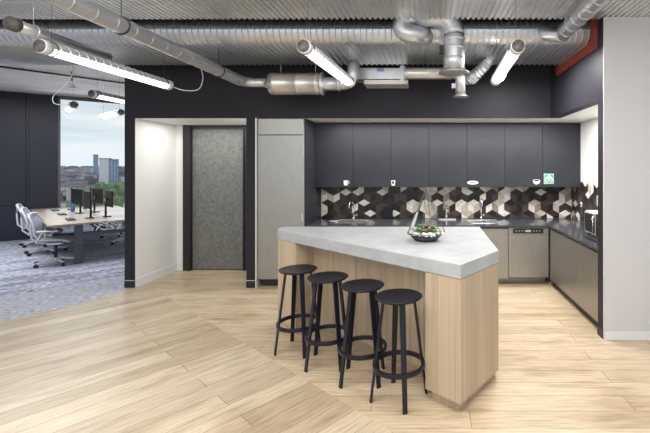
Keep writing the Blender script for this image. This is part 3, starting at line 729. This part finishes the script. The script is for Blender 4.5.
def spiral(mb, p, q, r, pitch=.14, n=20, rib=.005):
    p = Vector(p); q = Vector(q); L_ = (q-p).length; d = (q-p)/L_; pts = []; rs = []; s_ = 0
    while s_ < L_-.02:
        for ds, rr_ in ((0, r), (.006, r), (.010, r+rib), (.016, r+rib), (.020, r), (.026, r)): pts.append(p+d*min(s_+ds, L_)); rs.append(rr_)
        s_ += pitch
    pts.append(q); rs.append(r)
    return mb.tube(pts, r, n, rf=lambda i: rs[i])
# left diagonal duct with silencer
t = thing('spiral_duct', (-2.37, 4, 2.85), 'long round spiral duct from the upper left corner to the silencer', 'duct')
s = MB(); spiral(s, (-2.37, -1, 2.845), (-2.37, 5.02, 2.845), .064, .19, rib=.003); s.build('duct_body', M['galv'], t)
s = MB(); s.tube([(-2.37, 5.02, 2.845)]+[tuple(p) for p in arc((-2.20, 5.03, 2.845), .17, PI, PI/2, (1, 0, 0), (0, 1, 0), 8)]+[(-2.08, 5.2, 2.845)], .072, 18, rf=lambda i: .066-.001*i); s.build('elbow', M['galv'], t)
for y_ in (3.1, 4.55):
    s = MB(); s.tube([(-2.37+.068*math.cos(a), y_, 2.845+.068*math.sin(a)) for a in [2*PI*k/24 for k in range(24)]], .006, 6, loop=True); s.cyl((-2.37, y_, 2.912), (-2.37, y_, DK if y_ < 4 else VOID), .003, 6); s.build('hanger', M['black'], t)
t = thing('duct_silencer', (-1.7, 5.2, 2.82), 'stout cylindrical duct silencer hung before the dark wall', 'silencer')
s = MB(); s.lathe([(.055, -2.10), (.055, -2.02), (.085, -2.0), (.085, -1.96), (.07, -1.96), (.12, -1.955)], (0, 5.2, 2.83), 'X'); s.build('inlet', M['galv_warm'], t)
s = MB(); s.lathe([(.10, -2.06+.02), (.138, -2.03), (.138, -1.98), (.142, -1.975), (.142, -1.965), (.138, -1.96), (.138, -1.68), (.142, -1.675), (.142, -1.665), (.138, -1.66), (.138, -1.44), (.142, -1.435), (.142, -1.425), (.138, -1.42), (.138, -1.375), (.10, -1.365)], (0, 5.2, 2.83), 'X', n=32); s.build('casing', M['galv_warm'], t)
s = MB(); s.lathe([(.10, -1.375), (.148, -1.37), (.148, -1.345), (.085, -1.34), (.085, -1.16), (.095, -1.15), (.095, -1.13), (.08, -1.12)], (0, 5.2, 2.83), 'X'); s.build('outlet', M['galv'], t)
s = MB(); s.tube([(-1.14, 5.2, 2.83)]+[tuple(p) for p in arc((-1.10, 5.2, 2.97), .14, -PI/2, -.1, (1, 0, 0), (0, 0, 1), 7)]+[(-.95, 5.2, 3.1)], .08, 18); s.build('elbow', M['galv'], t)
s = MB(); s.cyl((-1.9, 5.2, 2.968), (-1.9, 5.2, 3.115), .004, 6); s.cyl((-1.45, 5.2, 2.968), (-1.45, 5.2, 3.115), .004, 6); s.build('hanger_rod', M['galv'], t)
# air handling box
t = thing('air_handling_unit', (-.6, 5.3, 2.83), 'flat galvanised fan coil box with a blue label above the cabinets', 'air handler')
YA = 5.5
box(sx(352, YA), YA, sz(79, YA), sx(407, YA), 5.78, 3.115).build('casing', M['galv'], t, .004)
box(sx(364, YA), YA-.02, sz(84.5, YA), sx(408, YA), 5.78, sz(80, YA)).build('drip_tray', M['steel_lite'], t, .003)
box(sx(377, YA), YA-.003, sz(71.5, YA), sx(384, YA), YA-.0005, sz(68, YA)).build('rating_label', M['blue_label'], t)
box(sx(400, YA), YA-.03, sz(82, YA), sx(405, YA), YA-.003, sz(66, YA)).build('access_bracket', M['galv'], t); box(sx(356, YA), YA-.02, sz(76, YA), sx(360, YA), YA-.003, sz(68, YA)).build('access_bracket', M['galv'], t)
# horizontal branch and small ceiling diffuser
t = thing('branch_duct', (.1, 5.05, 2.95), 'short horizontal duct with a small round diffuser behind the large bell mouth', 'duct')
YC = 5.05
s = MB(); spiral(s, (sx(404, YC), YC, 2.93), (sx(452, YC), YC, 2.93), .073, .30); s.build('duct_body', M['galv_warm'], t)
s = MB(); s.lathe([(.073, 0), (.085, .004), (.085, .03), (.073, .034)], (sx(404, YC), YC, 2.93), 'X'); s.build('flange', M['galv'], t)
s = MB(); s.tube([(sx(452, YC), YC, 2.93)]+[tuple(p) for p in arc((sx(454, YC), YC, 2.85), .08, PI/2, 0, (1, 0, 0), (0, 0, 1), 6)]+[(sx(454, YC)+.08, YC, 2.68)], .066, 18); s.build('drop', M['galv'], t)
xx = sx(454, YC)+.08
s = MB(); s.lathe([(.066, .05), (.068, .03), (.10, .006), (.10, 0), (.03, 0), (.0, .01)], (xx, YC, 2.635), n=28); s.build('diffuser', M['galv_warm'], t)
box(xx-.11, YC-.03, 2.74, xx-.062, YC+.03, 2.80).build('damper_box', M['galv'], t)
# big bell-mouth elbow duct
t = thing('elbow_duct', (.29, 4.27, 2.76), 'large bent round duct dropping to a bell mouth diffuser', 'duct')
X0 = .287; YE = 4.24; rE = .113
s = MB(); pts = []; rs = []
for z_, r_ in ((2.79, rE), (2.875, rE), (2.88, rE), (2.885, rE+.006), (2.895, rE+.006), (2.90, rE), (2.905, rE), (2.995, rE), (3.0, rE), (3.005, rE+.006), (3.015, rE+.006), (3.02, rE), (3.025, rE), (3.085, rE), (3.09, rE), (3.095, rE+.006), (3.105, rE+.006), (3.11, rE), (3.115, rE), (3.15, rE)): pts.append(Vector((X0, YE, z_))); rs.append(r_)
s.tube(pts, rE, 24, rf=lambda i: rs[i]); s.build('drop', M['galv'], t)
s = MB(); pa = arc((X0-.20, YE, 3.15), .20, 0, PI/2, (1, 0, 0), (0, 0, 1), 8)+[Vector((X0-.40, YE, 3.35))]; s.tube(pa, rE, 24); s.build('elbow', M['galv'], t)
s = MB(); pb_ = [Vector((X0-.38, YE, 3.35))]+[Vector((X0-.46-.10*math.sin(a), YE, 3.255+.095*math.cos(a))) for a in [PI*k/10 for k in range(11)]]+[Vector((X0-.40, YE+.02, 3.165)), Vector((X0-.34, YE+.08, 3.175)), Vector((X0-.30, YE+.2, 3.2))]
s.tube(pb_, .096, 24); s.build('return_bend', M['galv'], t)
s = MB(); s.lathe([(rE, .05), (rE+.01, .035), (.155, .012), (.165, .004), (.165, 0), (.14, -.004), (.0, -.004)], (X0, YE, 2.745), n=36); s.build('bell_mouth', M['galv_warm'], t)
box(X0-rE-.045, YE-.03, 2.95, X0-rE+.005, YE+.03, 3.03).build('damper_box', M['black'], t)
for xh in (X0-.3,):
    s = MB(); s.tube([(xh, YE+(rE+.004)*math.cos(a), 3.35+(rE+.004)*math.sin(a)) for a in [2*PI*k/24 for k in range(24)]], .006, 6, loop=True); s.build('clamp', M['galv'], t)
# flexible hose
t = thing('flexible_hose', (.75, 5.2, 2.9), 'ribbed flexible silver hose hanging beneath the oval duct', 'hose')
pts = [Vector((.80, 5.05, 3.14)), Vector((.76, 5.05, 3.07)), Vector((.70, 5.07, 3.0)), Vector((.62, 5.12, 2.93)), Vector((.57, 5.2, 2.89)), Vector((.50, 5.3, 2.93)), Vector((.46, 5.4, 3.0)), Vector((.44, 5.45, 3.12))]
fine = []
for i in range(len(pts)-1):
    for k in range(8): fine.append(pts[i].lerp(pts[i+1], k/8))
MB().tube(fine, .075, 16, rf=lambda i: .08 if i % 3 == 1 else .066, smooth=False).build('hose_body', M['galv'], t)
# right diagonal duct
t = thing('spiral_duct', (1.44, 3.5, 3.2), 'round spiral duct running from the top edge to the oval duct at right', 'duct')
s = MB(); spiral(s, (1.45, -1, 3.178), (1.45, 4.33, 3.178), .082, .16); s.build('duct_body', M['galv'], t)
s = MB(); s.tube([Vector((1.45, 4.26, 3.178)), Vector((1.40, 4.32, 3.18)), Vector((1.30, 4.36, 3.20)), Vector((1.26, 4.40, 3.27)), Vector((1.27, 4.46, 3.34))], .078, 18); s.build('elbow', M['galv'], t)
# capped duct at the far upper left
t = thing('capped_duct', (-3.4, 3.3, 2.9), 'capped grey tube above the left pendant lamp at the picture edge', 'duct')
y0 = 3.2; xa = sx(9, y0); za = sz(23, y0)
s = MB(); s.lathe([(.052, .05), (.052, .30), (.047, .31), (.044, 1.0), (0, 1.0)], (xa, y0, za), 'Y'); s.build('duct_body', M['galv'], t)
s = MB(); s.lathe([(0, 0), (.055, 0), (.056, .06), (.052, .062)], (xa, y0, za), 'Y'); s.build('end_cap', M['cap_glass'], t)
s = MB(); s.tube([(xa+.055*math.cos(a), y0+.2, za+.055*math.sin(a)) for a in [2*PI*k/20 for k in range(20)]], .006, 6, loop=True); s.cyl((xa, y0+.2, za+.054), (xa, y0+.2, DK), .003, 6); s.build('hanger', M['galv'], t)
# pale service beam in the gap
tag(box(-3.2, 4.16, 3.44, -2.25, 4.22, 3.50).build('conduit_box', M['steel_lite']), 'pale rectangular trunking in the dark gap above the oval duct', 'trunking')
bt_ = thing('cable_trunking', (.9, 4.2, 3.45), 'dark cable trunking in the gap above the oval duct, right of the elbow', 'trunking')
box(.55, 4.18, 3.45, 1.3, 4.26, 3.52).build('channel', M['dark_steel'], bt_)
box(.75, 4.16, 3.44, .95, 4.18, 3.50).build('junction_box', M['black'], bt_)

# ------------------------------------------------------------------ tube pendant lamps
def lamp(p0, p1, label, group, wires=True, top=None, r=.054):
    p0 = Vector(p0); p1 = Vector(p1); d = (p1-p0); Ln = d.length; ang = math.atan2(d.y, d.x)-PI/2
    t = thing('tube_pendant_lamp', (0, 0, 0), label, 'pendant lamp', group)
    def half(a0, a1, rr, y0, y1, n=14, th=.003):
        rings = []
        for y in (y0, y1):
            o_ = [Vector((rr*math.cos(a0+(a1-a0)*k/n), y, rr*math.sin(a0+(a1-a0)*k/n))) for k in range(n+1)]
            i_ = [Vector(((rr-th)*math.cos(a0+(a1-a0)*k/n), y, (rr-th)*math.sin(a0+(a1-a0)*k/n))) for k in range(n, -1, -1)]
            rings.append(o_+i_)
        return MB().sweep(rings)
    half(-PI+.12, -.12, r, .06, Ln-.05).build('diffuser', M['led'], t)
    rings = []; y = .06
    def rr_(y, e):
        A_ = [-.12+(PI+.24)*k/14 for k in range(15)]
        return [Vector(((r+e)*math.cos(a), y, (r+e)*math.sin(a))) for a in A_]+[Vector(((r-.004)*math.cos(a), y, (r-.004)*math.sin(a))) for a in A_[::-1]]
    while y < Ln-.14:
        rings += [rr_(y, 0), rr_(y+.066, 0), rr_(y+.070, .006), rr_(y+.078, .006), rr_(y+.082, 0)]; y += .085
    rings.append(rr_(Ln-.05, 0))
    MB().sweep(rings, smooth=False).build('reflector', M['refl'], t)
    for (ya, s_) in ((0, 1), (Ln, -1)):
        c_ = MB(); c_.lathe([(r-.004, s_*.07), (r+.003, s_*.068), (r+.004, s_*.008), (r-.002, 0), (r-.008, s_*.003)] if s_ > 0 else [(r-.008, s_*.003), (r-.002, 0), (r+.004, s_*.008), (r+.003, s_*.068), (r-.004, s_*.07)], (0, ya, 0), 'Y')
        c = c_.build('end_collar', M['white_pl'], t)
        g_ = MB(); g_.lathe([(0, -s_*.003), (r-.003, -s_*.003), (r-.003, s_*.01), (0, s_*.01)], (0, ya, 0), 'Y'); g = g_.build('end_glass', M['cap_glass'], c)
        q = MB(); q.tube([(( r+.005)*math.cos(a), ya+s_*.10, (r+.005)*math.sin(a)) for a in [2*PI*k/24 for k in range(24)]], .004, 6, loop=True); q.build('clamp_ring', M['black'], t)
    zt = top if top else DK
    for y in (.10, Ln-.10):
        wv = MB(); wv.cyl((0, y, r), (0, y, zt-p0.z), .0015, 6); wv.build('suspension_wire', M['dark_steel'], t)
    t.location = p0; t.rotation_euler.z = ang
    return t
ZL = 2.72
G1 = 'tubular pendant lamps hung in the kitchen'
l1 = lamp((-3.10, 3.2, ZL), (-3.06, 4.75, ZL), 'lit tubular pendant lamp at the left, trailing a white flex', G1)
lamp((-.99, 3.2, ZL), (-.88, 4.60, ZL), 'lit tubular pendant lamp hanging over the middle bar stools', G1)
lamp((.73, 3.2, ZL), (.77, 4.50, ZL), 'lit tubular pendant lamp hanging right of the bell mouth duct', G1)
G2 = 'tubular pendant lamps hung in the office'
lamp((-4.80, 5.72, 2.80), (-4.74, 7.2, 2.80), 'lit tubular pendant lamp in the office partly behind the column edge', G2, top=3.54)
lamp((-5.56, 7.27, 2.75), (-6.5, 8.0, 2.75), 'pendant lamp angled across the top right of the office window', G2, top=3.54)
lamp((-5.65, 6.4, 2.75), (-6.28, 7.0, 2.75), 'short foreshortened pendant lamp at the top left window corner', G2, top=3.54)
def cord(pts, name, label):
    f = []; P_ = [Vector(p) for p in pts]
    for i in range(len(P_)-1):
        a, b = P_[i], P_[i+1]; pa_ = P_[i-1] if i else a; nb = P_[i+2] if i+2 < len(P_) else b
        for k in range(6):
            u = k/6; f.append(.5*((2*a)+(-pa_+b)*u+(2*pa_-5*a+4*b-nb)*u*u+(-pa_+3*a-3*b+nb)*u**3))
    f.append(P_[-1])
    return tag(MB().tube(f, .006, 8).build(name, M['cord']), label, 'cord')
cord([(-3.06, 4.76, 2.72), (-2.98, 4.9, 2.69), (-2.86, 5.0, 2.72), (-2.83, 5.05, 2.86), (-2.88, 5.1, 3.0), (-2.93, 5.1, 3.12)], 'power_cord', 'white flex looping from the left pendant up to the duct')
cord([(.78, 4.52, 2.72), (.86, 4.62, 2.74), (.93, 4.7, 2.85), (.95, 4.75, 3.0), (.95, 4.8, 3.12)], 'power_cord', 'white flex looping from the right pendant up to the duct')
cord([(-5.70, 6.38, 2.75), (-5.95, 6.4, 2.76), (-6.02, 6.45, 2.9), (-5.85, 6.5, 3.1), (-5.80, 6.55, 3.3), (-5.80, 6.6, 3.54)], 'power_cord', 'white flex curling above the window corner lamp in the office')
# office ceiling track + spot
t = thing('ceiling_track', (-7, 7.7, 3.5), 'thin dark lighting track across the grey office ceiling', 'track')
MB().bar((-7.55, 6.93, 3.51), (-6.25, 8.55, 3.51), .03, .03).build('rail', M['black'], t)
for q in ((-7.3, 7.24), (-6.5, 8.24)): MB().cyl((q[0], q[1], 3.52), (q[0], q[1], 3.54), .006, 6).build('clip', M['black'], t)
t = thing('spotlight', (-6.62, 8.0, 3.3), 'small black spotlight on the office ceiling track', 'spotlight')
py = 1.60*400/85; MB().box(-6.70, 7.46, 3.24, -6.62, 7.54, 3.35).build('head', M['black'], t, .006)
MB().cyl((-6.66, 7.5, 3.34), (-6.66, 7.5, 3.54), .012, 8).build('stem', M['black'], t)

# ------------------------------------------------------------------ office furniture
C0 = Vector((-6.52, 6.87, 0)); AV = Vector((-.742, .670, 0)); BV = Vector((.670, .742, 0))
def dp(a, b, z=0): return C0+AV*a+BV*b+Vector((0, 0, z))
DL, DW, DH = 4.0, 1.6, .74
t = thing('bench_desk', dp(DL/2, DW/2), 'long light oak bench desk with dark steel legs in the office', 'desk')
s = MB(); s.obox(dp(DL/2, DW/2, DH-.015), AV, BV, (0, 0, 1), DL/2, DW/2, .016); s.build('desktop', noisy(mat('desk_oak', (.5, .38, .28), .4), (.27, .205, .15), (.38, .31, .24), scale=(1, 1, 1), nscale=5), t, .004)
for a_ in (.12, DL-.12):
    for b_ in (.42, DW-.36):
        s = MB(); s.obox(dp(a_, b_, (DH-.032)/2), AV, BV, (0, 0, 1), .035, .06, (DH-.032)/2); s.build('leg', M['dark_steel'], t)
    s = MB(); s.obox(dp(a_, DW/2, .52), AV, BV, (0, 0, 1), .02, DW/2-.48+.05, .03); s.build('crossbar', M['dark_steel'], t)
s = MB(); s.obox(dp(DL/2, DW/2, .64), AV, BV, (0, 0, 1), DL/2-.2, .10, .06); s.build('cable_tray', M['dark_steel'], t)

def make_chair():
    t = thing('task_chair', (0, 0, 0), '', 'chair')   # faces +X
    b = MB(); b.lathe([(.035, .07), (.035, .12), (.02, .13)], (0, 0, 0), n=12)
    for k in range(5):
        a = 2*PI*k/5+.3; c, s_ = math.cos(a), math.sin(a)
        b.bar((.02*c, .02*s_, .115), (.31*c, .31*s_, .075), .03, .035)
    b.build('star_base', M['chair_white'], t, .004)
    for k in range(5):
        a = 2*PI*k/5+.3; c, s_ = math.cos(a), math.sin(a)
        w_ = MB(); w_.cyl((.31*c-.02*s_, .31*s_+.02*c, .031), (.31*c+.02*s_, .31*s_-.02*c, .031), .031, 12); w_.cyl((.31*c, .31*s_, .04), (.31*c, .31*s_, .075), .01, 6); w_.build('caster', M['black_pl'], t)
    MB().cyl((0, 0, .12), (0, 0, .40), .024, 12).build('gas_lift', M['black_pl'], t)
    s = MB(); s.box(-.10, -.09, .385, .10, .09, .425); s.build('seat_mechanism', M['chair_white'], t, .01)
    s = MB(); rings = []
    for i in range(7):
        x_ = -.22+.46*i/6; zz = .455+.02*math.cos((i-3)/3*1.4)-(.03 if i == 6 else 0)
        rings.append([Vector((x_, yy, zz+hh)) for yy, hh in ((-.24, .01), (-.15, -.012), (0, -.02), (.15, -.012), (.24, .01), (.235, .04), (.12, .025), (0, .02), (-.12, .025), (-.235, .04))])
    s.sweep(rings); s.build('seat', M['chair_mesh'], t)
    # backrest: curved frame with stretched mesh
    prof_ = [(-.22, .50), (-.255, .60), (-.25, .70), (-.275, .82), (-.32, .93), (-.35, .99)]
    def wdt(i): return [.13, .20, .225, .22, .19, .15][i]
    fr_ = MB(); left = [Vector((p[0]+.03, -wdt(i), p[1])) for i, p in enumerate(prof_)]; right = [Vector((p[0]+.03, wdt(i), p[1])) for i, p in enumerate(prof_)]
    fr_.tube(left+[Vector((-.335, 0, 1.005))]+right[::-1]+[Vector((-.21, 0, .47))], .016, 8, loop=True)
    bk = fr_.build('backrest_frame', M['chair_white'], t)
    ms = MB(); rings = [[Vector((p[0]+.03-.05*(1-abs(q)), q*wdt(i), p[1])) for q in (-1, -.5, 0, .5, 1)]+[Vector((p[0]+.026-.05*(1-abs(q)), q*wdt(i), p[1])) for q in (1, .5, 0, -.5, -1)] for i, p in enumerate(prof_)]
    ms.sweep(rings); ms.build('backrest_mesh', M['chair_mesh'], bk)
    sp = MB(); sp.tube([(-.05, 0, .41), (-.24, 0, .42), (-.33, 0, .52), (-.34, 0, .66), (-.345, 0, .80)], .018, 8)
    sp.tube([(-.345, 0, .80), (-.32, -.12, .90), (-.315, -.18, .95)], .013, 8); sp.tube([(-.345, 0, .80), (-.32, .12, .90), (-.315, .18, .95)], .013, 8); sp.build('back_spine', M['chair_white'], t)
    for s_ in (-1, 1):
        a_ = MB(); a_.tube([(-.22, s_*.10, .43), (-.18, s_*.26, .47), (-.12, s_*.285, .60), (-.08, s_*.285, .665)], .016, 8); ar = a_.build('armrest', M['chair_white'], t)
        p_ = MB(); p_.box(-.16, s_*.285-.04, .665, .12, s_*.285+.04, .69); p_.build('arm_pad', M['chair_white'], ar, .012)
    return t
ch0 = make_chair()
G3 = 'white mesh task chairs around the office bench desk'
cs = [((-6.70, 7.22), 25, 'nearest white mesh task chair at the near corner of the office desk'), ((-7.78, 8.15), 33, 'middle white mesh task chair of the row left of the office desk'),
      ((-8.72, 8.98), 36, 'farthest white mesh task chair by the navy office wall'),
      (tuple(dp(1.9, 1.5)[:2]), 225, 'white mesh task chair tucked under the far side of the desk near the column'),
      (tuple(dp(3.2, 1.5)[:2]), 232, 'white mesh task chair on the far side of the desk by the window')]
for i, (p, a, lb) in enumerate(cs):
    o = ch0 if i == 0 else copy_tree(ch0)
    o.location = (p[0], p[1], 0); o.rotation_euler.z = math.radians(a); o.scale = (1, 1, .93); o['label'] = lb; o['group'] = G3

def make_monitor():
    t = thing('monitor', (0, 0, 0), '', 'monitor')       # screen faces +X, plane along Y
    s = MB(); s.box(-.02, -.26, .20, .005, .26, .53); s.build('casing', M['mon'], t, .006)
    s = MB(); s.box(.005, -.25, .21, .007, .25, .52); s.build('screen', M['black_pl'], t)
    s = MB(); s.box(-.10, -.07, 0, .02, .07, .02); s.build('clamp_base', M['black_pl'], t, .004)
    s = MB(); s.cyl((-.06, 0, .02), (-.06, 0, .37), .018, 10); s.bar((-.06, 0, .36), (-.02, 0, .36), .05, .05); s.build('arm', M['black_pl'], t)
    return t
m0 = make_monitor()
ml = ['first monitor from the camera facing the left row of chairs', 'second monitor facing the left row of chairs', 'third monitor facing the left row, near the wall',
      'nearest monitor facing the far side of the desk', 'middle monitor facing the far side of the desk', 'far monitor facing the far side of the desk near the window']
k = 0
for (b_, rot, q) in ((.62, 234, 0), (.98, 54, 3)):
    for j, a_ in enumerate((.75, 2.0, 3.2)):
        o = m0 if k == 0 else copy_tree(m0)
        p = dp(a_+(.05 if q else 0), b_, DH+.002); o.location = p; o.rotation_euler.z = math.radians(rot+(4 if j == 1 else -3)); o['label'] = ml[k]; o['group'] = 'dark monitors on the office desk'; k += 1
kl = ['black keyboard on the near desk place', 'black keyboard on the middle desk place', 'black keyboard on the far desk place by the wall']
for j, a_ in enumerate((.75, 2.0, 3.2)):
    t = thing('keyboard', dp(a_, .38, DH+.002), kl[j], 'keyboard', 'keyboards on the office desk')
    s = MB(); s.obox(dp(a_, .38, DH+.012), AV, BV, (0, 0, 1), .20, .06, .009); s.build('case', M['black_pl'], t, .003)
    s = MB()
    for i_ in range(14):
        for j_ in range(4): s.obox(dp(a_-.18+i_*.0275, .34+j_*.026, DH+.023), AV, BV, (0, 0, 1), .011, .010, .003)
    s.build('keys', M['dark_steel'], t)
p = dp(2.6, .62, DH+.002)
t = thing('water_bottle', p, 'blue drinking bottle on the office desk between monitors', 'bottle')
MB().lathe([(0, 0), (.034, 0), (.036, .01), (.036, .15), (.02, .18), (.018, .19)], p, n=14).build('body', M['bottle'], t)
MB().lathe([(.02, .19), (.021, .192), (.021, .22), (0, .222)], p, n=12).build('cap', M['black_pl'], t)
p = dp(.25, 1.25, DH+.002)
t = thing('notebook', p, 'stack of white papers on the near right corner of the desk', 'papers')
s = MB(); s.obox(p+Vector((0, 0, .02)), AV, BV, (0, 0, 1), .15, .11, .02); s.build('sheets', M['paper'], t)
s = MB(); s.obox(p+Vector((0, 0, .042)), AV, BV, (0, 0, 1), .14, .10, .002); s.build('cover', M['chair_mesh'], t)
# white cables looping below the desk edge
for j, (b0, sg) in enumerate(((.62, 1), (.72, -1), (.80, 1))):
    pts = [dp(-.03, b0, .70)]+[dp(-.03+.01*k, b0+.13*math.sin(k*1.05)*sg+.04*k, .62-.08*math.cos(k*.9)+.01*k) for k in range(1, 7)]+[dp(.03, b0+.2, .70)]
    cord(pts, 'white_cable', ['white cable looping beneath the desk end, nearest the leg', 'white cable looping beneath the desk end, middle one', 'white cable looping beneath the desk end, nearest the column'][j])
